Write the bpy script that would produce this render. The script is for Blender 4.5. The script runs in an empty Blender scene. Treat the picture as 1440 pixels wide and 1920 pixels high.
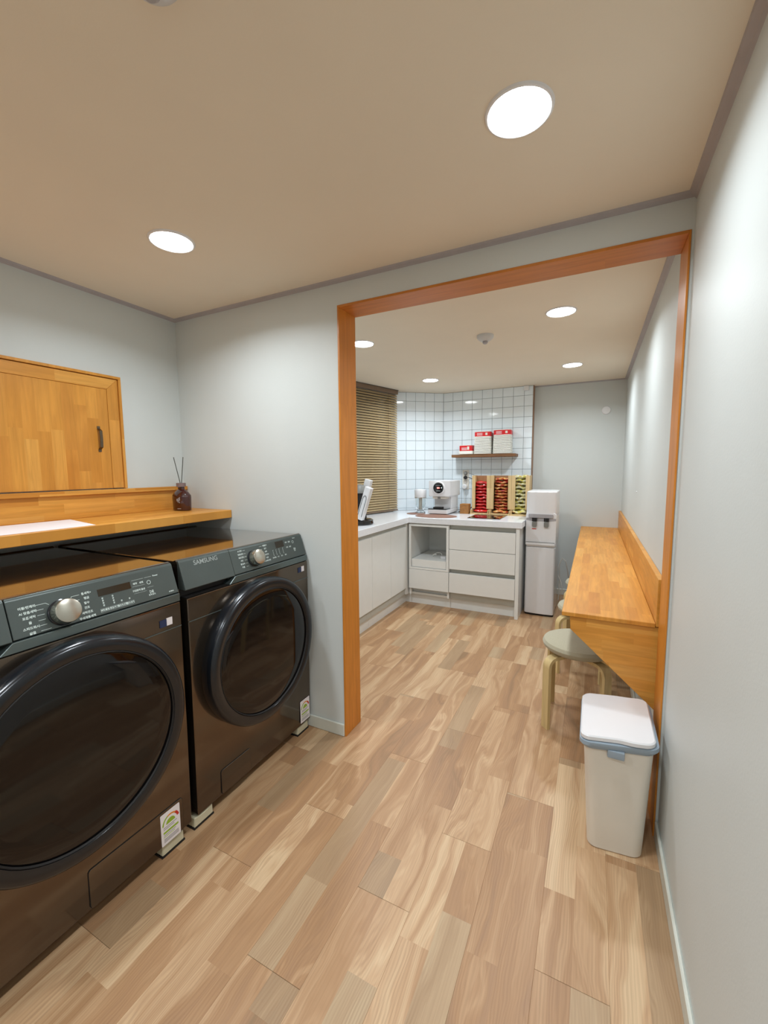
import bpy, bmesh, math, random
from mathutils import Vector, Matrix
C = bpy.context.scene.collection
PI = math.pi

# ---------------------------------------------------------------- camera, world, exposure
sc = bpy.context.scene
CAM_H = 1.31
PITCH, ROLL, YAW = 0.100745, -0.0079934, 0.4637021
cy_, sy_ = math.cos(YAW), math.sin(YAW)
fw = Vector((-sy_*math.cos(PITCH), cy_*math.cos(PITCH), -math.sin(PITCH)))
rt = Vector((cy_, sy_, 0)); up = rt.cross(fw)
rt2 = rt*math.cos(ROLL) + up*math.sin(ROLL); up2 = -rt*math.sin(ROLL) + up*math.cos(ROLL)
cd = bpy.data.cameras.new('camera'); cam = bpy.data.objects.new('camera', cd); C.objects.link(cam)
m3 = Matrix((rt2, up2, -fw)).transposed()
cam.matrix_world = Matrix.Translation((0, 0, CAM_H)) @ m3.to_4x4()
cd.sensor_fit = 'VERTICAL'; cd.sensor_height = 36.0; cd.sensor_width = 27.0
cd.lens = 785.107/1920*36.0; cd.clip_start = 0.02; cd.clip_end = 50
sc.camera = cam
w = bpy.data.worlds.new('world'); sc.world = w; w.use_nodes = True
w.node_tree.nodes['Background'].inputs[0].default_value = (0.02, 0.025, 0.035, 1)
w.node_tree.nodes['Background'].inputs[1].default_value = 0.3
sc.view_settings.view_transform = 'Standard'; sc.view_settings.look = 'None'
sc.view_settings.gamma = 1.0; sc.view_settings.use_curve_mapping = False
sc.view_settings.exposure = 0.70
LENS = 14.0              # radiance of the downlight lenses
WATT = 4.6              # power of each downlight
SPREAD = 152            # beam angle of each downlight, degrees

# ---------------------------------------------------------------- colours and materials
def lin(r, g, b):
    f = lambda v: (v/255/12.92) if v/255 <= .04045 else ((v/255+.055)/1.055)**2.4
    return (f(r), f(g), f(b), 1)
def nd(nt, t, **kw):
    n = nt.nodes.new(t)
    for k, v in kw.items(): setattr(n, k, v)
    return n
def base_mat(name):
    m = bpy.data.materials.new(name); m.use_nodes = True
    return m, m.node_tree, m.node_tree.nodes['Principled BSDF']
def setp(b, rough=.5, metal=0, spec=.5, coat=0, crough=.05, ior=1.5, trans=0, sheen=0):
    b.inputs['Roughness'].default_value = rough; b.inputs['Metallic'].default_value = metal
    b.inputs['Specular IOR Level'].default_value = spec; b.inputs['Coat Weight'].default_value = coat
    b.inputs['Coat Roughness'].default_value = crough; b.inputs['IOR'].default_value = ior
    b.inputs['Transmission Weight'].default_value = trans; b.inputs['Sheen Weight'].default_value = sheen
def math_(nt, op, a, b=None, c=None):
    n = nt.nodes.new('ShaderNodeMath'); n.operation = op
    for i, v in enumerate((a, b, c)):
        if v is None: continue
        if isinstance(v, (int, float)): n.inputs[i].default_value = v
        else: nt.links.new(v, n.inputs[i])
    return n.outputs[0]
def comb(nt, x, y, z):
    n = nt.nodes.new('ShaderNodeCombineXYZ')
    for i, v in enumerate((x, y, z)):
        if isinstance(v, (int, float)): n.inputs[i].default_value = v
        else: nt.links.new(v, n.inputs[i])
    return n.outputs[0]
def ramp(nt, fac, stops, interp='LINEAR'):
    n = nt.nodes.new('ShaderNodeValToRGB'); r = n.color_ramp; r.interpolation = interp
    while len(r.elements) > 1: r.elements.remove(r.elements[-1])
    r.elements[0].position = stops[0][0]; r.elements[0].color = stops[0][1]
    for p, c in stops[1:]:
        e = r.elements.new(p); e.color = c
    nt.links.new(fac, n.inputs[0]); return n.outputs[0]
def mixc(nt, fac, a, b, mode='MIX'):
    n = nt.nodes.new('ShaderNodeMix'); n.data_type = 'RGBA'; n.blend_type = mode
    for i, v in ((0, fac), (6, a), (7, b)):
        if isinstance(v, (int, float)): n.inputs[i].default_value = v
        elif isinstance(v, tuple): n.inputs[i].default_value = v
        else: nt.links.new(v, n.inputs[i])
    return n.outputs[2]
def noise(nt, vec, scale, detail=3, rough=.5, dist=0):
    n = nt.nodes.new('ShaderNodeTexNoise'); n.inputs['Scale'].default_value = scale
    n.inputs['Detail'].default_value = detail; n.inputs['Roughness'].default_value = rough
    n.inputs['Distortion'].default_value = dist
    if vec is not None: nt.links.new(vec, n.inputs['Vector'])
    return n.outputs['Fac']
def bump(nt, b, h, strength=.1, dist=.01):
    n = nt.nodes.new('ShaderNodeBump'); n.inputs['Strength'].default_value = strength
    n.inputs['Distance'].default_value = dist
    nt.links.new(h, n.inputs['Height']); nt.links.new(n.outputs[0], b.inputs['Normal'])
def geo(nt):
    g = nt.nodes.new('ShaderNodeNewGeometry'); s = nt.nodes.new('ShaderNodeSeparateXYZ')
    nt.links.new(g.outputs['Position'], s.inputs[0]); return g.outputs['Position'], s.outputs
def objc(nt):
    g = nt.nodes.new('ShaderNodeTexCoord'); s = nt.nodes.new('ShaderNodeSeparateXYZ')
    nt.links.new(g.outputs['Object'], s.inputs[0]); return g.outputs['Object'], s.outputs
def plain(name, col, var=.06, nscale=14, bstr=0, bscale=200, **kw):
    """flat paint / plastic / metal with a faint procedural unevenness"""
    m, nt, b = base_mat(name); setp(b, **kw)
    pos, _ = objc(nt)
    n = noise(nt, pos, nscale, 3)
    dark = tuple(c*(1-var) for c in col[:3])+(1,)
    light = tuple(min(1, c*(1+var*.6)) for c in col[:3])+(1,)
    nt.links.new(ramp(nt, n, [(.3, dark), (.7, light)]), b.inputs['Base Color'])
    if bstr: bump(nt, b, noise(nt, pos, bscale, 4), bstr, .002)
    return m
def wood(name, grain, cross, cols, sw=.045, sl=.32, rough=.4, coat=.04):
    """finger-jointed staves: grain axis and cross axis are world axes 0,1,2"""
    m, nt, b = base_mat(name); setp(b, rough=rough, coat=coat, crough=.12, spec=.3)
    pos, s = geo(nt)
    g, c = s[grain], s[cross]
    st = math_(nt, 'FLOOR', math_(nt, 'DIVIDE', c, sw))
    wn = nd(nt, 'ShaderNodeTexWhiteNoise', noise_dimensions='1D'); nt.links.new(st, wn.inputs['W'])
    sg = math_(nt, 'FLOOR', math_(nt, 'ADD', math_(nt, 'DIVIDE', g, sl), math_(nt, 'MULTIPLY', wn.outputs['Value'], 7.3)))
    w2 = nd(nt, 'ShaderNodeTexWhiteNoise', noise_dimensions='2D'); nt.links.new(comb(nt, st, sg, 0), w2.inputs['Vector'])
    r = w2.outputs['Value']
    col = ramp(nt, r, [(i/(len(cols)-1), k) for i, k in enumerate(cols)])
    blot = noise(nt, comb(nt, math_(nt, 'MULTIPLY', g, 4.0), math_(nt, 'MULTIPLY', c, 14.0), math_(nt, 'MULTIPLY', r, 17.0)), 1.0, 3)
    col = mixc(nt, math_(nt, 'MULTIPLY', ramp(nt, blot, [(.48, (0, 0, 0, 1)), (.74, (1, 1, 1, 1))]), .5), col, tuple(min(1, x*1.22) for x in cols[1][:3])+(1,))
    v = [0, 0, 0]; v[0] = math_(nt, 'MULTIPLY', g, 2.2); v[1] = math_(nt, 'MULTIPLY', c, 34.0); v[2] = math_(nt, 'MULTIPLY', r, 40.0)
    gv = comb(nt, *v)
    f = noise(nt, gv, 1.6, 5, .6, .6)
    col = mixc(nt, math_(nt, 'MULTIPLY', ramp(nt, f, [(.35, (0, 0, 0, 1)), (.72, (1, 1, 1, 1))]), .50), col, tuple(x*.62 for x in cols[0][:3])+(1,))
    f2 = noise(nt, comb(nt, math_(nt, 'MULTIPLY', g, 5.0), math_(nt, 'MULTIPLY', c, 160.0), v[2]), 1.0, 2)
    col = mixc(nt, math_(nt, 'MULTIPLY', f2, .16), col, tuple(x*.45 for x in cols[0][:3])+(1,))
    nt.links.new(col, b.inputs['Base Color'])
    return m

WC = [lin(206, 138, 54), lin(220, 156, 70), lin(213, 146, 60), lin(230, 170, 84), lin(198, 128, 48)]
M = {}
M['wood_table'] = wood('orange_wood_table', 1, 0, WC)
M['wood_table_v'] = wood('orange_wood_upright', 1, 2, WC)
M['wood_end'] = wood('orange_wood_bracket', 0, 2, WC)
M['wood_jamb'] = wood('orange_wood_jamb', 2, 1, [lin(208, 128, 44), lin(220, 142, 56), lin(202, 122, 40)], sw=.3, sl=1.6)
M['wood_head'] = wood('orange_wood_head', 0, 1, [lin(200, 122, 50), lin(208, 132, 58)], sw=.3, sl=1.2)
M['wood_hatch'] = wood('orange_wood_hatch', 2, 1, WC, sw=.05, sl=.3)
M['wood_shelf'] = wood('brown_wood_shelf', 0, 1, [lin(120, 84, 56), lin(138, 99, 68)], sw=.2, sl=.9, rough=.5, coat=0)
M['pine_box'] = wood('pale_pine', 2, 0, [lin(214, 182, 130), lin(226, 198, 150)], sw=.09, sl=.5, rough=.55, coat=0)
M['pine_back'] = wood('brown_board', 2, 0, [lin(160, 118, 80), lin(172, 128, 88)], sw=.2, sl=.6, rough=.6, coat=0)
M['birch'] = wood('birch_ply', 2, 0, [lin(216, 190, 134), lin(226, 202, 150)], sw=.3, sl=1.5, rough=.42, coat=.1)

def floor_mat():
    m, nt, b = base_mat('floor_print'); setp(b, rough=.42, spec=.45)
    pos, s = geo(nt); x, y = s[0], s[1]
    oi = nd(nt, 'ShaderNodeObjectInfo')
    st = math_(nt, 'FLOOR', math_(nt, 'DIVIDE', math_(nt, 'ADD', x, 20*.1757+.091), .1757/2))
    wn = nd(nt, 'ShaderNodeTexWhiteNoise', noise_dimensions='1D'); nt.links.new(math_(nt, 'ADD', st, .37), wn.inputs['W'])
    sg = math_(nt, 'FLOOR', math_(nt, 'ADD', math_(nt, 'DIVIDE', y, .62), math_(nt, 'MULTIPLY', wn.outputs['Value'], 9.1)))
    w2 = nd(nt, 'ShaderNodeTexWhiteNoise', noise_dimensions='3D')
    nt.links.new(comb(nt, st, sg, math_(nt, 'MULTIPLY', oi.outputs['Random'], 30.0)), w2.inputs['Vector'])
    r = w2.outputs['Value']
    rr = math_(nt, 'MULTIPLY', r, 53.0)
    warp = noise(nt, comb(nt, math_(nt, 'MULTIPLY', x, 6.0), math_(nt, 'MULTIPLY', y, 1.6), rr), 1.0, 3, .5, .3)
    # long bands of sapwood and heartwood on top of each strip's own tone
    f = noise(nt, comb(nt, math_(nt, 'ADD', math_(nt, 'MULTIPLY', x, 22.0), math_(nt, 'MULTIPLY', warp, 6.0)), math_(nt, 'MULTIPLY', y, .9), rr), 1.0, 3, .55, .1)
    tone = math_(nt, 'ADD', math_(nt, 'MULTIPLY', math_(nt, 'SUBTRACT', r, .5), .34), f)
    col = ramp(nt, tone, [(.20, lin(214, 184, 146)), (.38, lin(200, 164, 126)), (.50, lin(186, 148, 110)), (.60, lin(174, 134, 96)), (.72, lin(166, 128, 94)), (.84, lin(148, 118, 86))])
    gr = nd(nt, 'ShaderNodeTexWhiteNoise', noise_dimensions='1D'); nt.links.new(math_(nt, 'MULTIPLY', r, 91.7), gr.inputs['W'])
    col = mixc(nt, math_(nt, 'MULTIPLY', math_(nt, 'GREATER_THAN', gr.outputs['Value'], .84), .55), col, lin(164, 142, 112))
    # growth-ring lines
    ph = math_(nt, 'ADD', math_(nt, 'MULTIPLY', x, 130.0), math_(nt, 'MULTIPLY', warp, 16.0))
    ring = math_(nt, 'POWER', math_(nt, 'ABSOLUTE', math_(nt, 'SINE', math_(nt, 'MULTIPLY', ph, PI))), 3.0)
    msk = noise(nt, comb(nt, math_(nt, 'MULTIPLY', x, 11.0), math_(nt, 'MULTIPLY', y, .9), rr), 1.0, 2)
    ringm = math_(nt, 'MULTIPLY', ring, ramp(nt, msk, [(.36, (0, 0, 0, 1)), (.60, (1, 1, 1, 1))]))
    col = mixc(nt, math_(nt, 'MULTIPLY', ringm, .26), col, lin(130, 94, 62))
    fine = noise(nt, comb(nt, math_(nt, 'MULTIPLY', x, 330.0), math_(nt, 'MULTIPLY', y, 3.5), rr), 1.0, 2)
    col = mixc(nt, math_(nt, 'MULTIPLY', ramp(nt, fine, [(.35, (0, 0, 0, 1)), (.7, (1, 1, 1, 1))]), .20), col, lin(124, 88, 58))
    nt.links.new(col, b.inputs['Base Color'])
    bump(nt, b, fine, .05, .001)
    return m
M['floor'] = floor_mat()
M['floor_gap'] = plain('floor_gap', lin(110, 80, 56), rough=.8)
M['wall'] = plain('wall_paper', lin(208, 213, 211), var=.02, nscale=3, bstr=.12, bscale=160, rough=.5, spec=.3)
M['ceil'] = plain('ceiling_paper', lin(234, 224, 206), var=.02, nscale=3, bstr=.06, bscale=220, rough=.85, spec=.1)
M['cove'] = plain('ceiling_bead', lin(176, 170, 172), rough=.5)
M['skirt'] = plain('skirting', lin(214, 216, 206), rough=.35)
M['tile'] = plain('white_tile', lin(236, 246, 252), var=.02, rough=.07, spec=.6, coat=.3)
M['grout'] = plain('grey_grout', lin(138, 150, 160), rough=.9)
M['cab'] = plain('cabinet_white', lin(234, 235, 232), var=.015, rough=.3)
M['cab_shade'] = plain('cabinet_channel_shade', lin(190, 190, 182), var=.02, rough=.5)  # cabinet white greyed down, shadow of the handle channels put into the colour
M['quartz'] = plain('worktop_white', lin(236, 238, 242), var=.03, nscale=60, rough=.16)
M['bodydark'] = plain('graphite_steel', lin(104, 92, 80), var=.04, rough=.13, metal=.9, coat=.3)
M['toppanel'] = plain('graphite_top', lin(112, 98, 84), var=.04, rough=.06, metal=.9, coat=1)
M['panel'] = plain('graphite_panel', lin(84, 92, 90), var=.04, rough=.32, metal=.35)
M['ledge'] = plain('graphite_ledge', lin(110, 122, 122), var=.04, rough=.25, metal=.7)
M['black'] = plain('black_gloss', lin(12, 12, 14), var=.1, rough=.08, coat=.5)
M['ring'] = plain('door_ring', lin(26, 30, 36), var=.1, rough=.24, metal=.3, coat=.35, crough=.2)
M['doorglass'] = plain('smoked_glass', lin(12, 9, 10), var=.15, rough=.05, spec=.45)
M['matblack'] = plain('black_rubber', lin(24, 22, 22), rough=.6)
M['disp'] = plain('display_window', lin(46, 38, 26), rough=.15)
M['chrome'] = plain('brushed_steel', lin(196, 192, 180), rough=.26, metal=1)
M['pewter'] = plain('pewter', lin(112, 98, 82), rough=.38, metal=1)
M['print'] = plain('panel_print', lin(236, 250, 246), rough=.5)
M['greyprint'] = plain('grey_print', lin(160, 168, 166), rough=.4)
M['paper'] = plain('white_paper', lin(238, 232, 234), var=.01, rough=.7)
M['green'] = plain('label_green', lin(150, 180, 50), rough=.6)
M['orange'] = plain('label_orange', lin(226, 140, 40), rough=.6)
M['redp'] = plain('label_red', lin(200, 44, 30), rough=.6)
M['navy'] = plain('label_navy', lin(36, 48, 84), rough=.6)
M['pad'] = plain('cream_rubber', lin(206, 200, 172), rough=.6)
M['amber'] = plain('amber_glass', lin(58, 16, 10), rough=.06, coat=.6)
M['greycap'] = plain('grey_cap', lin(126, 106, 104), rough=.45)
M['reed'] = plain('black_reed', lin(54, 56, 46), rough=.7)
M['white'] = plain('white_plastic', lin(232, 232, 234), var=.01, rough=.18)
M['offwhite'] = plain('warm_white_plastic', lin(230, 224, 212), var=.02, rough=.35)
M['bingrey'] = plain('blue_grey_plastic', lin(150, 164, 176), rough=.4)
M['lightgrey'] = plain('light_grey_plastic', lin(168, 166, 170), rough=.4)
M['midgrey'] = plain('mid_grey_plastic', lin(128, 128, 124), rough=.45)
M['seat'] = plain('grey_fabric', lin(176, 170, 146), var=.08, nscale=300, bstr=.35, bscale=500, rough=.9, sheen=.2)
M['mat_brown'] = plain('brown_mat', lin(140, 104, 88), rough=.7)
M['cork'] = plain('cork_brown', lin(160, 108, 52), var=.2, nscale=60, rough=.7)
M['red'] = plain('red_card', lin(212, 34, 40), rough=.4)
M['creamcup'] = plain('cup_paper', lin(240, 240, 232), var=.01, rough=.5)
M['slat'] = plain('tan_slat', lin(206, 184, 142), var=.03, rough=.2, coat=.9, crough=.12)
M['slat_dark'] = plain('tan_rail', lin(120, 98, 78), rough=.35)
M['cable_w'] = plain('white_cable', lin(224, 222, 214), rough=.4)
M['trimwood'] = plain('brown_edge_trim', lin(146, 112, 88), rough=.5)
M['detector'] = plain('detector_plastic', lin(206, 206, 206), rough=.4)
M['frame'] = plain('window_frame', lin(92, 84, 74), rough=.4)
def glassm(name, col, rough=.02):
    m, nt, b = base_mat(name); setp(b, rough=rough, trans=1, ior=1.45)
    pos, _ = objc(nt)
    nt.links.new(ramp(nt, noise(nt, pos, 5), [(0, col), (1, col)]), b.inputs['Base Color']); return m
M['glass'] = glassm('clear_glass', (.93, .96, .96, 1))
def emis(name, col, s):
    m, nt, b = base_mat(name); setp(b, rough=.5)
    b.inputs['Base Color'].default_value = (.9, .9, .9, 1)
    b.inputs['Emission Color'].default_value = col; b.inputs['Emission Strength'].default_value = s
    return m
M['lamp'] = emis('lamp_lens', (.96, 1, 1.0, 1), LENS)
M['led'] = emis('red_display_digit', lin(255, 60, 30), 2.0)
M['ledw'] = emis('white_display_dot', lin(200, 230, 220), .8)
def packm(name, cols, interp='LINEAR', sc_=22):
    m, nt, b = base_mat(name); setp(b, rough=.22, spec=.7, coat=.5)
    oi = nd(nt, 'ShaderNodeObjectInfo'); pos, s = objc(nt)
    v = comb(nt, s[0], s[1], math_(nt, 'ADD', s[2], math_(nt, 'MULTIPLY', oi.outputs['Random'], 9.0)))
    nt.links.new(ramp(nt, noise(nt, v, sc_, 2, .5, .5), cols, interp), b.inputs['Base Color'])
    return m
M['pack_red'] = packm('red_foil', [(.0, lin(150, 12, 14)), (.45, lin(206, 24, 26)), (.7, lin(224, 44, 36)), (.78, lin(240, 190, 120))])
M['pack_gold'] = packm('red_gold_foil', [(.0, lin(120, 14, 14)), (.42, lin(176, 34, 26)), (.52, lin(206, 120, 60)), (.62, lin(228, 190, 110)), (.7, lin(170, 60, 34))], sc_=30)
M['pack_green'] = packm('green_foil', [(.0, lin(150, 116, 40)), (.36, lin(190, 178, 70)), (.47, lin(212, 202, 110)), (.55, lin(222, 220, 204)), (.64, lin(196, 184, 90)), (.72, lin(200, 100, 60))], sc_=26)

# ---------------------------------------------------------------- mesh helpers
class MB:
    def __init__(s): s.bm = bmesh.new(); s.wn = False
    def _take(s, geom_verts, mat=None):
        if mat is not None: bmesh.ops.transform(s.bm, matrix=mat, verts=geom_verts)
    def box(s, x0, x1, y0, y1, z0, z1, bev=0, seg=1, mat=None):
        t = bmesh.new(); bmesh.ops.create_cube(t, size=1)
        for v in t.verts:
            v.co = Vector(((x0+x1)/2+v.co.x*(x1-x0), (y0+y1)/2+v.co.y*(y1-y0), (z0+z1)/2+v.co.z*(z1-z0)))
        if bev: bmesh.ops.bevel(t, geom=t.edges[:], offset=bev, segments=seg, profile=.6, affect='EDGES'); s.wn = True
        s._merge(t, mat); return s
    def _merge(s, t, mat=None):
        if mat is not None: bmesh.ops.transform(t, matrix=mat, verts=t.verts)
        me = bpy.data.meshes.new('tmp'); t.to_mesh(me); t.free(); s.bm.from_mesh(me); bpy.data.meshes.remove(me)
    def prism(s, pts, a0, a1, axis='z', bev=0, seg=2, mat=None):
        """polygon pts extruded along axis; pts are (x,y) for z, (x,z) for y, (y,z) for x"""
        t = bmesh.new()
        f = {'z': lambda p, a: (p[0], p[1], a), 'y': lambda p, a: (p[0], a, p[1]), 'x': lambda p, a: (a, p[0], p[1])}[axis]
        A = [t.verts.new(f(p, a0)) for p in pts]; B = [t.verts.new(f(p, a1)) for p in pts]
        n = len(pts); t.faces.new(A); t.faces.new(B[::-1])
        for i in range(n): t.faces.new((A[i], B[i], B[(i+1) % n], A[(i+1) % n]))
        bmesh.ops.recalc_face_normals(t, faces=t.faces[:])
        if bev: bmesh.ops.bevel(t, geom=t.edges[:], offset=bev, segments=seg, profile=.6, affect='EDGES'); s.wn = True
        s._merge(t, mat); return s
    def lathe(s, prof, n=40, mat=None, sx=1, sy=1):
        """prof: (r,z) list, around z"""
        t = bmesh.new(); rings = []
        for r, z in prof:
            if r < 1e-6: rings.append([t.verts.new((0, 0, z))])
            else: rings.append([t.verts.new((r*sx*math.cos(2*PI*i/n), r*sy*math.sin(2*PI*i/n), z)) for i in range(n)])
        for a, b in zip(rings, rings[1:]):
            for i in range(n):
                j = (i+1) % n
                if len(a) == 1 and len(b) == 1: continue
                if len(a) == 1: t.faces.new((a[0], b[i], b[j]))
                elif len(b) == 1: t.faces.new((a[i], a[j], b[0]))
                else: t.faces.new((a[i], a[j], b[j], b[i]))
        if len(rings[0]) > 1 and len(rings[-1]) > 1:      # open ring profile: close it on itself
            for i in range(n):
                j = (i+1) % n; t.faces.new((rings[-1][i], rings[-1][j], rings[0][j], rings[0][i]))
        bmesh.ops.recalc_face_normals(t, faces=t.faces[:])
        s._merge(t, mat); return s
    def tube(s, path, r, n=8, closed=False):
        t = bmesh.new(); P = [Vector(p) for p in path]; rings = []
        prev = None
        for i, p in enumerate(P):
            d = (P[min(i+1, len(P)-1)]-P[max(i-1, 0)]).normalized()
            if prev is None:
                a = Vector((0, 0, 1)) if abs(d.z) < .9 else Vector((1, 0, 0)); u = d.cross(a).normalized()
            else: u = (prev-d*prev.dot(d)).normalized()
            prev = u; v = d.cross(u)
            rings.append([t.verts.new(p+(u*math.cos(2*PI*k/n)+v*math.sin(2*PI*k/n))*r) for k in range(n)])
        for a, b in zip(rings, rings[1:]):
            for k in range(n): t.faces.new((a[k], a[(k+1) % n], b[(k+1) % n], b[k]))
        t.faces.new(rings[0]); t.faces.new(rings[-1])
        bmesh.ops.recalc_face_normals(t, faces=t.faces[:])
        s._merge(t); return s
    def ribbon(s, path, wdir, wid, th):
        """rectangular bar swept along a path lying in a plane with normal wdir"""
        t = bmesh.new(); P = [Vector(p) for p in path]; W = Vector(wdir).normalized(); rings = []
        for i, p in enumerate(P):
            d = (P[min(i+1, len(P)-1)]-P[max(i-1, 0)]).normalized(); u = d.cross(W).normalized()
            rings.append([t.verts.new(p+u*a*th/2+W*b*wid/2) for a, b in ((-1, -1), (1, -1), (1, 1), (-1, 1))])
        for a, b in zip(rings, rings[1:]):
            for k in range(4): t.faces.new((a[k], a[(k+1) % 4], b[(k+1) % 4], b[k]))
        t.faces.new(rings[0]); t.faces.new(rings[-1])
        bmesh.ops.recalc_face_normals(t, faces=t.faces[:])
        s._merge(t); return s
    def mesh(s, name, mat, sharp=35):
        me = bpy.data.meshes.new(name); bmesh.ops.recalc_face_normals(s.bm, faces=s.bm.faces[:])
        s.bm.to_mesh(me); s.bm.free(); me.materials.append(mat)
        me.shade_smooth(); me.set_sharp_from_angle(angle=math.radians(sharp))
        if s.wn and len(me.polygons) > 20: me['wn'] = 1
        return me
    def build(s, name, mat, parent=None, loc=None, label=None, rot=None, sharp=35):
        return link(name, s.mesh(name, mat, sharp), parent, loc, label, rot)
def link(name, me, parent=None, loc=None, label=None, rot=None):
    o = bpy.data.objects.new(name, me); C.objects.link(o)
    if parent is not None: o.parent = parent
    if me.get('wn'): mod = o.modifiers.new('normals', 'WEIGHTED_NORMAL'); mod.keep_sharp = True
    if loc: o.location = loc
    if rot: o.rotation_euler = rot
    if label: o['label'] = label
    return o
def tag(o, label, cat, group=None):
    o['label'] = label; o['category'] = cat
    if group: o['group'] = group
    return o
def thing(name, label, cat, loc=(0, 0, 0), rz=0, group=None):
    o = bpy.data.objects.new(name, None); C.objects.link(o); o.location = loc; o.rotation_euler = (0, 0, rz)
    o.empty_display_size = .05
    return tag(o, label, cat, group)
def struct(o): o['kind'] = 'structure'; return o
def sempty(name):
    o = bpy.data.objects.new(name, None); C.objects.link(o); return struct(o)
def dup(root, loc, label, rz=None, group=None):
    r = root.copy(); C.objects.link(r); r.location = loc
    if rz is not None: r.rotation_euler = (0, 0, rz)
    r['label'] = label
    if group: r['group'] = group
    for ch in list(root.children):
        c = ch.copy(); C.objects.link(c); c.parent = r
        for g in list(ch.children):
            d = g.copy(); C.objects.link(d); d.parent = c
    return r
def rrect(x0, x1, y0, y1, r, n=5):
    pts = []
    for cx, cy, a0 in ((x1-r, y1-r, 0), (x0+r, y1-r, 90), (x0+r, y0+r, 180), (x1-r, y0+r, 270)):
        for i in range(n+1):
            a = math.radians(a0+90*i/n); pts.append((cx+r*math.cos(a), cy+r*math.sin(a)))
    return pts
XM = Matrix.Rotation(PI/2, 4, 'Y')     # lathe axis z -> +x
YM = Matrix.Rotation(PI/2, 4, 'X')     # lathe axis z -> -y
def text_mb(body, size, frame, align='CENTER', th=0.0):
    """mesh of a text laid out in frame (4x4: x=reading direction, y=up, z=normal)"""
    cu = bpy.data.curves.new('t', 'FONT'); cu.body = body; cu.size = size; cu.align_x = align; cu.align_y = 'CENTER'
    cu.extrude = th; cu.offset = size*.018
    o = bpy.data.objects.new('t', cu); C.objects.link(o)
    dg = bpy.context.evaluated_depsgraph_get(); me = bpy.data.meshes.new_from_object(o.evaluated_get(dg))
    bpy.data.objects.remove(o); bpy.data.curves.remove(cu)
    me.transform(frame); return me
def text_part(name, items, mat, parent):
    mb = MB()
    for body, size, fr, al in items:
        me = text_mb(body, size*1.15, fr, al); mb.bm.from_mesh(me); bpy.data.meshes.remove(me)
    return mb.build(name, mat, parent)

# ---------------------------------------------------------------- room shell
XL, XR, YP, CEIL = -2.123, .25, 1.656, 2.146     # left wall, right wall, partition face, ceiling height
YPB = 1.794                                       # far face of the partition
YB = -2.60                                        # wall behind the camera
floor = struct(MB().prism([(-2.75, YB-.1), (XR+.1, YB-.1), (XR+.1, 4.8), (-2.75, 4.8)], -.06, -.004).build('floor', M['floor_gap']))
P0, PX = .0847, .1757
starts = {0: 1.045, -1: 1.50, 1: 1.635, 2: 1.335, 3: 1.03, 4: .736, 5: 1.228, 6: .93, 7: 1.485, 8: 1.18, 9: .83, 10: 1.4, 11: 1.06, 12: .7, 13: 1.3, 14: .9, 15: 1.2}
PL = .907
def plank_mesh(wx, ly):
    return MB().prism([(-wx/2+.0001, -ly/2+.0004), (wx/2-.0001, -ly/2+.0004), (wx/2-.0001, ly/2-.0004), (-wx/2+.0001, ly/2-.0004)], -.005, 0, bev=.0004, seg=1).mesh('plank', M['floor'])
pm = plank_mesh(PX, PL)
for k, s0 in starts.items():
    x1 = P0-PX*(k-0) if k >= 0 else P0+PX*(-k)
    x0 = x1-PX; x1c = min(x1, XR)
    if x1c-x0 < .02: continue
    y = s0
    while y > YB: y -= PL
    while y < 4.66:
        a, b = max(y, YB), min(y+PL, 4.66)
        # skip planks wholly outside the room outline
        if not (k > 12 and b < YP) and b-a > .01:
            if abs(b-a-PL) < 1e-6 and x1c == x1: me = pm
            else: me = plank_mesh(x1c-x0, b-a)
            link('plank', me, floor, ((x0+x1c)/2, (a+b)/2, 0))
        y += PL
ceiling = struct(MB().prism([(-2.75, YB-.1), (XR+.1, YB-.1), (XR+.1, 4.8), (-2.75, 4.8)], CEIL, CEIL+.08).build('ceiling', M['ceil']))
struct(MB().box(XR, XR+.1, YB-.1, 4.8, -.06, CEIL).build('wall_right', M['wall']))
struct(MB().box(XL-.1, XL, YB, YP, -.06, CEIL).build('wall_left', M['wall']))
struct(MB().box(XL-.1, XR, YB-.1, YB, -.06, CEIL).build('wall_behind', M['wall']))
JL, JR, JT = -1.053, .242, 2.04                  # outer faces of the wooden lining
mb = MB().box(-2.75, JL, YP, YPB, -.06, CEIL).box(JL, JR, YP, YPB, JT, CEIL).box(JR, XR, YP, YPB, -.06, CEIL)
struct(mb.build('wall_middle', M['wall']))
# wooden lining of the opening
op = sempty('door_1')
MB().box(JL, JL+.009, YP-.004, YPB+.003, 0, JT, .001).build('jamb', M['wood_jamb'], op)
MB().box(JR-.006, JR, YP-.004, YPB+.003, 0, JT, .001).build('jamb', M['wood_jamb'], op)
MB().box(JL+.009, JR-.006, YP-.004, YPB+.003, JT-.010, JT, .001).build('head', M['wood_head'], op)
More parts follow.
